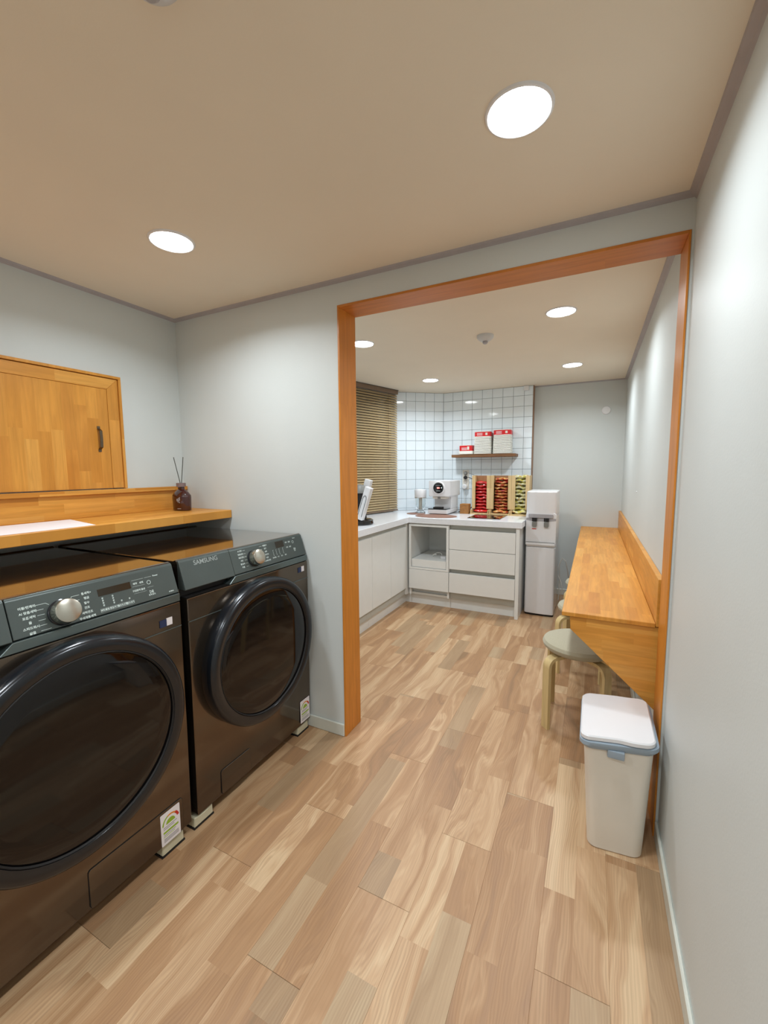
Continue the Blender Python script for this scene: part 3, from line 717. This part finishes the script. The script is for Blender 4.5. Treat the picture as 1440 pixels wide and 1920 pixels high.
mb.build('display_marks', M['greyprint'], dd)['kind'] = 'stuff'
gr = thing('hand_grinder', 'tall clear glass grinder with white lid left of the coffee machine', 'grinder', (-1.605, 4.06, WT+.0035))
MB().lathe([(0, 0), (.050, 0), (.052, .006), (.040, .012), (.034, .030), (.050, .050), (.054, .10), (.054, .155), (.050, .155), (.049, .10), (.045, .055), (.030, .035), (0, .033)], 32).build('glass_body', M['glass'], gr)
MB().lathe([(0, .036), (.018, .036), (.018, .15), (0, .15)], 20).build('inner_shaft', M['offwhite'], gr)
MB().lathe([(0, .155), (.058, .155), (.0605, .165), (.0615, .235), (.058, .243), (.02, .247), (0, .247)], 36).build('lid', M['white'], gr)
MB().lathe([(.0595, .155), (.0605, .155), (.0615, .162), (.0595, .162)], 36).build('metal_band', M['chrome'], gr)
ck = thing('cork_box', 'small brown square box right of the coffee machine', 'box', (-1.165, 4.19, WT))
MB().box(-.046, .046, -.04, .04, 0, .100, .004, 2).build('box_body', M['cork'], ck)
for z_ in (.022, .041, .060, .079): MB().box(-.0465, .0465, -.0405, .0405, z_, z_+.0015).build('groove_band', M['mat_brown'], ck)
tag(MB().tube([(-1.265, 4.32, WT+.006), (-1.25, 4.26, WT+.012), (-1.225, 4.24, WT+.022), (-1.215, 4.29, WT+.012), (-1.18, 4.34, WT+.02), (-1.125, 4.33, WT+.062), (-1.110, 4.38, WT+.07)], .005).build('black_cable', M['matblack']), 'black cable running behind the small brown box', 'cable')
hb_ = thing('induction_hob', 'black glass induction hob set in the worktop before the snack dispensers', 'hob', (-.885, 3.985, WT))
MB().prism(rrect(-.150, .150, -.195, .195, .008), .0003, .005, 'z', bev=.001, seg=1).build('glass_plate', M['black'], hb_)
mb = MB()
for y_, r in ((-.075, .075), (.085, .085)):
    mb.lathe([(r-.002, .0051), (r, .0051), (r, .0053), (r-.002, .0053)], 48, mat=Matrix.Translation((0, y_, 0)))
mb.build('zone_rings', M['midgrey'], hb_)
# socket strip with plugs
so = thing('wall_socket', 'vertical grey-white four-way socket plate on the tiles by the snack dispensers', 'socket', (-1.262, YT, 0))
MB().box(-.036, .036, -.010, 0, 1.085, 1.300, .003).build('plate', M['offwhite'], so)
for z_ in (1.265, 1.217, 1.170, 1.123):
    MB().lathe([(.020, 0), (.020, .003), (.017, .003), (.017, -.001), (0, -.001)], 28, mat=Matrix.Translation((0, -.010, z_)) @ YM).build('outlet', M['lightgrey'], so)
for z_, mm, nm, lb, dx in ((1.265, 'midgrey', 'plug', 'grey-green plug with cable in the topmost outlet', .0), (1.217, 'matblack', 'plug', 'black plug with cable in the second outlet from the top', 0)):
    p = thing(nm, lb, 'plug', (-1.262, YT-.0125, z_), 0, 'plugs in the wall socket')
    MB().lathe([(0, 0), (.019, 0), (.020, .012), (.015, .028), (0, .030)], 24, mat=YM).build('plug_body', M[mm], p)
    MB().tube([(.008, -.018, 0), (.04, -.030, .002), (.075, -.04, -.008), (.105, -.045, -.020), (.13, -.05, -.03)], .0035).build('cord', M[mm], p)
pa = thing('plug_adapter', 'small white round charger in the lowest outlet', 'charger', (-1.266, YT-.0125, 1.118))
MB().lathe([(0, 0), (.026, 0), (.028, .006), (.028, .034), (.022, .040), (0, .041)], 28, mat=YM).build('charger_body', M['white'], pa)
MB().lathe([(0, .041), (.008, .041), (.008, .0425), (0, .0425)], 14, mat=YM).build('charger_button', M['offwhite'], pa)
MB().tube([(0, -.02, -.028), (-.002, -.02, -.08), (.004, -.02, -.16), (.006, -.02, -.235)], .0022).build('charger_cord', M['cable_w'], pa)

# snack dispensers and packets
random.seed(5)
def pack_mesh(name, mat, w_, d_, h_, seed):
    rng = random.Random(seed); bm = bmesh.new(); nx, ny = 10, 6
    ph = [rng.uniform(0, 6.28) for _ in range(6)]
    vs = {}
    for s_ in (0, 1):
        for i in range(nx+1):
            for j in range(ny+1):
                u, v = i/nx*2-1, j/ny*2-1
                prof = max(0, (1-u**6))*max(0, (1-v**4))
                z = (h_/2)*prof**.5
                cr = .22*h_*(math.sin(5*u+ph[0]+3*v)+math.sin(9*u*v+ph[1])+.8*math.sin(13*u+ph[2]-7*v))*.5
                x = u*w_/2*(1-.03*math.sin(3*v+ph[3])); y = v*d_/2*(1-.05*math.cos(2*u+ph[4]))
                edge = (i in (0, nx) or j in (0, ny))
                if edge and s_ == 1: vs[(s_, i, j)] = vs[(0, i, j)]; continue
                zz = (z if s_ == 0 else -z)+(cr if s_ == 0 else cr*.7)+.004*math.sin(4*u+ph[5])
                vs[(s_, i, j)] = bm.verts.new((x, y, zz))
    for s_ in (0, 1):
        for i in range(nx):
            for j in range(ny):
                q = [vs[(s_, i, j)], vs[(s_, i+1, j)], vs[(s_, i+1, j+1)], vs[(s_, i, j+1)]]
                bm.faces.new(q if s_ == 0 else q[::-1])
    me = bpy.data.meshes.new(name); bm.to_mesh(me); bm.free(); me.materials.append(mat); me.shade_smooth(); return me
ordn = ['lowest', 'second', 'third', 'fourth', 'fifth', 'sixth', 'seventh', 'eighth', 'ninth', 'tenth', 'eleventh', 'twelfth', 'thirteenth']
def dispenser(xc, wid, where, n, top, matn, colour, seed):
    t = thing('snack_dispenser', 'pale wooden upright snack dispenser box, '+where, 'dispenser', (xc, 4.22, WT), 0, 'wooden snack dispensers on the worktop')
    hw = wid/2; H_ = 1.243-WT
    MB().box(-hw, -hw+.008, .0, .17, .045, H_, .0008).build('side_panel', M['pine_box'], t)
    MB().box(hw-.008, hw, .0, .17, .045, H_, .0008).build('side_panel', M['pine_box'], t)
    MB().box(-hw+.003, -hw+.011, -.075, .17, .012, .0445, .0008).build('tray_side', M['pine_box'], t)
    MB().box(hw-.011, hw-.003, -.075, .17, .012, .0445, .0008).build('tray_side', M['pine_box'], t)
    MB().box(-hw, -hw+.034, -.008, 0, .052, H_, .0008).build('front_rail', M['pine_box'], t)
    MB().box(hw-.034, hw, -.008, 0, .052, H_, .0008).build('front_rail', M['pine_box'], t)
    MB().box(-hw+.008, hw-.008, .160, .170, .012, H_-.002).build('back_panel', M['pine_back'], t)
    MB().box(-hw, hw, -.085, .17, 0, .012, .001).build('base', M['pine_box'], t)
    ms = [pack_mesh('packet', M[matn], .152, .135, .034, seed+k) for k in range(4)]
    z = .012; zt = top-WT; stp = (zt-.016)/n
    for k in range(n):
        o = bpy.data.objects.new(colour.split()[0]+'_packet' if False else 'snack_packet', ms[k % 4]); C.objects.link(o)
        rng = random.Random(seed*100+k)
        yy = (.078 if k > 0 else .035)
        o.location = (xc+rng.uniform(-.003, .003), 4.22+yy, WT+.0125+stp*(k+.5))
        o.scale = (.94+(.04 if k == 0 else 0), 1, stp/.034*.90)
        o.rotation_euler = (rng.uniform(-.02, .02), rng.uniform(-.02, .02), rng.choice((0, PI))+rng.uniform(-.03, .03))
        pl = ordn[k] if k < n-1 else 'topmost'
        tag(o, colour+' snack packet, '+pl+(' from the bottom' if 0 < k < n-1 else '')+' in the '+where, 'snack', 'snack packets in the dispensers')
dispenser(-1.012, .183, 'left dispenser', 10, 1.19, 'pack_red', 'shiny red', 11)
dispenser(-.8160, .207-.001, 'middle dispenser', 12, 1.225, 'pack_gold', 'red and gold', 31)
dispenser(-.6300, .164, 'right dispenser', 11, 1.250, 'pack_green', 'yellow-green and white', 51)

# cup dispenser stand on the left worktop
cs_ = thing('cup_stand', 'black stand with two leaning white tubes on the worktop below the blind', 'cup dispenser', (-1.735, 3.03, WT))
MB().lathe([(0, 0), (.105, 0), (.110, .010), (.106, .036), (.09, .046), (0, .048)], 40, sy=1.0).build('base', M['black'], cs_)
MB().prism([(-.055, .047), (.040, .047), (.030, .16), (.045, .27), (-.01, .30), (-.055, .27)], -.055, .040, 'y', bev=.008, seg=2).build('column', M['matblack'], cs_)
MB().lathe([(0, .335), (.040, .325), (.062, .295), (.066, .262), (0, .262)], 32, mat=Matrix.Translation((.0, -.008, 0))).build('dome_cap', M['midgrey'], cs_)
def cup_tube(x, y, z0, lean, L, label):
    T_ = Matrix.Translation((x, y, z0)) @ Matrix.Rotation(lean, 4, 'Y')
    o = MB().prism(rrect(-.029, .029, -.026, .026, .008, 3), 0, L, 'z', bev=.002, seg=1, mat=T_).build('cup_tube', M['white'], cs_, label=label)
    pts_ = [(-.016, .10), (-.016, .175)]+[(.016*math.cos(a), .175+.03*math.sin(a)) for a in [PI*k/8 for k in range(8, -1, -1)]][1:]+[(.016, .10)]
    MB().tube([T_ @ Vector((p[0], -.0275, p[1])) for p in [(-.018, .03)]+pts_+[(.018, .03)]], .0018, 6).build('loop_outline', M['matblack'], o)
cup_tube(.040, -.078, .052, .33, .275, 'nearer white cup tube')
cup_tube(-.045, .075, .052, .27, .33, 'farther white cup tube')

# ---------------------------------------------------------------- wall shelf with packs of cups
tag(MB().box(-1.379, -.712, 4.395, YT-.0005, 1.434, 1.463, .0015).build('wall_shelf', M['wood_shelf']), 'dark brown wooden shelf on the tiled wall', 'shelf')
def cup_pack(xc, w0, h_, n, label, red_h):
    t = thing('paper_bowl_stack', label, 'paper bowls', (xc, 4.475, 1.4633), 0, 'wrapped stacks of white paper bowls')
    w1 = w0*.90; d_ = .125
    zr = h_-red_h
    for k in range(n):
        z0 = zr*k/n; ws = w0+(w1-w0)*(z0/h_)
        MB().prism(rrect(-ws/2, ws/2, -d_/2, d_/2, .025, 4), z0+.0034, z0+zr/n, 'z', bev=min(.002, zr/n*.25), seg=1).build('bowl_rim', M['creamcup'], t)
    ws = w0+(w1-w0)*(zr/h_)
    lp = MB().prism(rrect(-w1/2-.001, w1/2+.001, -d_/2, d_/2, .024, 4), zr, h_-.006, 'z', bev=.002, seg=1).build('red_label', M['red'], t, label='red printed paper label')
    MB().prism(rrect(-w1/2+.003, w1/2-.003, -d_/2+.003, d_/2-.003, .022, 4), h_-.006, h_, 'z', bev=.002, seg=1).build('top_rim', M['creamcup'], t)
    MB().box(w1/2-.052, w1/2-.030, -d_/2-.0006, -d_/2+.001, zr+.012, h_-.016).build('label_patch', M['offwhite'], lp)
    mb = MB()
    for k in range(3): mb.box(-w1/2+.028, -w1/2+.085, -d_/2-.0006, -d_/2+.001, zr+.010+.010*k, zr+.014+.010*k)
    mb.build('label_print', M['paper'], lp)
cup_pack(-1.232, .156, .100, 1, 'short white paper bowl pack with a big red label, left end of the shelf', .062)
cup_pack(-1.055, .186, .236, 13, 'tall ribbed stack of white bowls with red top label, middle of the shelf', .052)
cup_pack(-.855, .192, .246, 14, 'tallest ribbed stack of white bowls with red top label, right end of the shelf', .052)

# ---------------------------------------------------------------- venetian blind
bl = thing('venetian_blind', 'tan venetian blind with closed slats over the kitchen window', 'blind', (-1.908, 4.135, 0), wang)
BL = 1.32
MB().box(0, BL, -.014, .022, 2.100, 2.139, .002).build('head_rail', M['slat_dark'], bl)
MB().box(-.006, BL, -.016, .024, 2.139, 2.1445).build('mounting_strip', M['frame'], bl)
def slat_mesh():
    bm = bmesh.new(); rows = []
    th = math.radians(56); n = 6
    for k in range(n+1):
        u = (k/n-.5)*.0272; bow = .0030*(1-(2*k/n-1)**2)
        rows.append((bow*math.sin(th)+u*math.cos(th), -u*math.sin(th)+bow*math.cos(th)))
    A = [bm.verts.new((0.004, y, z)) for y, z in rows]; B = [bm.verts.new((BL-.004, y, z)) for y, z in rows]
    for k in range(n): bm.faces.new((A[k], B[k], B[k+1], A[k+1]))
    bmesh.ops.solidify(bm, geom=bm.faces[:], thickness=.0004)
    me = bpy.data.meshes.new('slat'); bm.to_mesh(me); bm.free(); me.materials.append(M['slat']); me.shade_smooth(); me.set_sharp_from_angle(angle=math.radians(40)); return me
sm = slat_mesh(); z = 2.083; k = 0
while z > .895:
    link('slat', sm, bl, (0, .004, z)); z -= .0252; k += 1
MB().box(.002, BL-.002, -.008, .016, .868, .882, .002).build('bottom_rail', M['slat_dark'], bl)
for x_ in (.155, .66, 1.165): MB().tube([(x_, .020, 2.10), (x_, .020, .88)], .0011, 6).build('ladder_cord', M['slat_dark'], bl)

# ---------------------------------------------------------------- water dispenser
wd_ = thing('water_dispenser', 'tall white floor-standing water dispenser at the end of the cabinets', 'water dispenser', (-.398, 3.86, 0))
hw = .124
def fpoly(y0, y1, r): # plan outline with rounded front corners, slightly bowed front
    pts_ = [(hw, y1), (-hw, y1), (-hw, y0+r)]
    for i in range(1, 6): a = PI+PI/2*i/5; pts_.append((-hw+r+r*math.cos(a), y0+r+r*math.sin(a)))
    pts_ += [(-.05, y0-.006), (.05, y0-.006)]
    for i in range(0, 5): a = 1.5*PI+PI/2*i/5; pts_.append((hw-r+r*math.cos(a), y0+r+r*math.sin(a)))
    pts_.append((hw, y0+r)); return pts_
MB().prism([(p[0]*.97, p[1]) for p in fpoly(.012, .34, .02)], 0, .018).build('foot', M['matblack'], wd_)
MB().prism(fpoly(0, .345, .022), .018, .620, 'z', bev=.003, seg=1).build('lower_panel', M['white'], wd_)
MB().prism(fpoly(.02, .345, .022), .62, .90, 'z').build('back_body', M['white'], wd_)
MB().prism(fpoly(-.004, .345, .028), .90, 1.112, 'z', bev=.012, seg=3).build('top_cover', M['white'], wd_)
MB().prism(rrect(-hw-.001, hw+.001, .624, .925, .022, 5), -.004, .020, 'y', bev=.003, seg=1).build('front_panel', M['white'], wd_)
MB().prism(rrect(-hw+.02, hw-.022, .880, .915, .010, 4), -.014, -.003, 'y', bev=.003, seg=2).build('tap_hood', M['lightgrey'], wd_, label='grey hood over the taps')
MB().prism([(-hw+.001, .878), (hw-.001, .878), (hw-.001, .858), (hw-.06, .850), (-hw+.06, .850), (-hw+.001, .858)], -.0055, -.0035, 'y').build('grey_band', M['lightgrey'], wd_)
for x_, nm in ((-.052, 'l'), (.046, 'r')):
    lv = MB().prism(rrect(x_-.020, x_+.020, .800, .848, .012, 4), -.022, -.010, 'y', bev=.003, seg=2).build('tap_lever', M['midgrey'], wd_)
    MB().box(x_-.020, x_-.012, -.020, -.004, .850, .880).box(x_+.010, x_+.020, -.020, -.004, .850, .880).box(x_-.009, x_+.009, -.018, -.004, .846, .880).build('tap_spout', M['matblack'], lv)
MB().box(-.074, -.036, -.0055, -.0035, .778, .785).build('hot_mark', M['redp'], wd_, label='red mark under the left tap')
MB().prism(rrect(-hw+.004, hw-.006, .640, .662, .006, 3), -.020, -.004, 'y', bev=.002, seg=1).build('drip_tray', M['white'], wd_)
MB().box(-hw+.004, hw-.008, -.019, -.004, .6625, .667).build('tray_grille', M['midgrey'], wd_)
mb = MB()
for a, b, c in ((-.026, .008, .006), (-.016, .010, .004), (-.004, .005, .006), (.003, .006, .0045)): mb.box(a-.004, a-.004+b*.8, -.0050+.0, -.0035, 1.020, 1.020+c)
mb.build('logo_mark', M['midgrey'], wd_)
MB().tube([(-.262, 4.26, .05), (-.255, 4.24, .25), (-.262, 4.22, .40), (-.235, 4.21, .47), (-.205, 4.22, .44), (-.185, 4.24, .33), (-.17, 4.28, .20), (-.165, 4.34, .08), (-.16, 4.45, .006)], .0045).build('water_hose', M['cable_w'], wd_, (.398, -3.86, 0))
MB().tube([(-.268, 4.22, .30), (-.240, 4.20, .24), (-.225, 4.20, .18), (-.245, 4.21, .12), (-.225, 4.23, .07), (-.20, 4.28, .02), (-.19, 4.40, .006)], .0035).build('power_cord', M['cable_w'], wd_, (.398, -3.86, 0))

# ---------------------------------------------------------------- bar table
ZT = .728; TY0, TY1 = 1.812, YBK-.003
bt = thing('bar_table', 'long narrow orange wooden wall table along the right kitchen wall', 'table', (0, 0, 0))
MB().box(-.096, XR-.022, TY0, TY1, ZT-.017, ZT, .0015).build('tabletop', M['wood_table'], bt)
MB().box(XR-.021, XR-.001, TY0-.004, TY1, ZT-.012, .897, .0015).build('upstand', M['wood_table_v'], bt)
mb = MB().prism([(-.066, ZT-.018), (-.062, .655), (XR-.016, .388), (XR-.001, .375), (XR-.001, ZT-.018)], TY0+.010, TY0+.030, 'y', bev=.001, seg=1)
mb.build('bracket', M['wood_end'], bt)
mb = MB().prism([(-.066, ZT-.018), (-.062, .655), (XR-.016, .388), (XR-.001, .375), (XR-.001, ZT-.018)], TY1-.05, TY1-.03, 'y', bev=.001, seg=1)
mb.build('bracket', M['wood_end'], bt)
MB().box(XR-.021, XR-.002, TY0+.031, TY1-.051, ZT-.12, ZT-.018, .001).build('wall_batten', M['wood_table_v'], bt)

# ---------------------------------------------------------------- stools
def make_stool(loc, label, rz=0):
    t = thing('stool', label, 'stool', loc, rz, 'round padded stools under the bar table')
    MB().lathe([(0, .380), (.130, .381), (.152, .388), (.165, .401), (.169, .415), (.162, .430), (.140, .441), (.08, .447), (0, .448)], 56).build('seat', M['seat'], t)
    MB().lathe([(0, .3725), (.110, .3725), (.122, .375), (.122, .3795), (0, .3795)], 48).build('seat_board', M['birch'], t)
    for k in range(4):
        a = math.radians(45+90*k); u = Vector((math.cos(a), math.sin(a), 0)); wdir = (-u.y, u.x, 0)
        R_ = .045; ro = .187; zt = .3640
        P = [u*.06+Vector((0, 0, zt)), u*(ro-R_)+Vector((0, 0, zt))]
        P += [u*(ro-R_+R_*math.sin(b))+Vector((0, 0, zt-R_+R_*math.cos(b))) for b in [PI/2*i/7 for i in range(1, 8)]]
        P += [u*ro+Vector((0, 0, 0.0))]
        MB().ribbon(P, wdir, .044, .016).build('leg', M['birch'], t)
    return t
s1 = make_stool((-.040, 2.290, 0), 'round grey padded stool nearest the camera, behind the white bin')
dup(s1, (-.012, 2.915, 0), 'middle round grey padded stool, mostly hidden under the table', rz=-.2)
dup(s1, (.000, 3.550, 0), 'farthest round padded stool near the water dispenser, only a leg bend showing', rz=-.2)

# ---------------------------------------------------------------- bin
bn = thing('waste_bin', 'tall slim white waste bin with blue-grey rim against the right door jamb', 'bin', (.100, 1.63, 0))
def loft(name, secs, mat, parent, n=5, label=None, step=0):
    """secs: (z, x0,x1,y0,y1,r,skew)"""
    bm = bmesh.new(); rings = []
    def sm(x): t = min(1, max(0, (x-.0)/.06)); return t*t*(3-2*t)
    for z_, x0, x1, y0, y1, r, k in secs:
        pts = rrect(x0, x1, y0, y1, r, n)
        # extra points along the long edges so the skewed front can carry its soft step
        out = []
        for a, b in zip(pts, pts[1:]+pts[:1]):
            out.append(a)
            if math.hypot(a[0]-b[0], a[1]-b[1]) > .08:
                for q in range(1, 12): out.append((a[0]+(b[0]-a[0])*q/12, a[1]+(b[1]-a[1])*q/12))
        rings.append([bm.verts.new((p[0], p[1]+k*p[0]-step*sm(p[0])*(1 if p[1] < 0 else .5), z_)) for p in out])
    for a, b in zip(rings, rings[1:]):
        for i in range(len(a)): bm.faces.new((a[i], a[(i+1) % len(a)], b[(i+1) % len(a)], b[i]))
    bm.faces.new(rings[0][::-1]); bm.faces.new(rings[-1])
    bmesh.ops.recalc_face_normals(bm, faces=bm.faces[:])
    me = bpy.data.meshes.new(name); bm.to_mesh(me); bm.free(); me.materials.append(mat); me.shade_smooth(); me.set_sharp_from_angle(angle=math.radians(35))
    return link(name, me, parent, None, label)
loft('body', [(0, -.070, .090, -.112, .110, .030, .10), (.004, -.074, .094, -.116, .114, .032, .10), (.385, -.096, .110, -.138, .145, .028, .20), (.388, -.092, .106, -.134, .141, .026, .20)], M['offwhite'], bn)
loft('rim', [(.386, -.102, .116, -.146, .156, .032, .22), (.398, -.110, .125, -.153, .163, .034, .22), (.410, -.109, .124, -.152, .162, .033, .22), (.4125, -.104, .119, -.147, .157, .030, .22)], M['bingrey'], bn, label='blue-grey rim under the lid')
MB().box(-.026, .024, -.158, -.138, .366, .392, .004, 2).build('latch', M['bingrey'], bn)
lid = loft('lid', [(.4135, -.104, .110, -.143, .147, .028, .24), (.416, -.107, .113, -.146, .150, .030, .24), (.427, -.107, .113, -.146, .150, .030, .24), (.431, -.103, .109, -.142, .146, .028, .24)], M['white'], bn, n=7, step=.010)
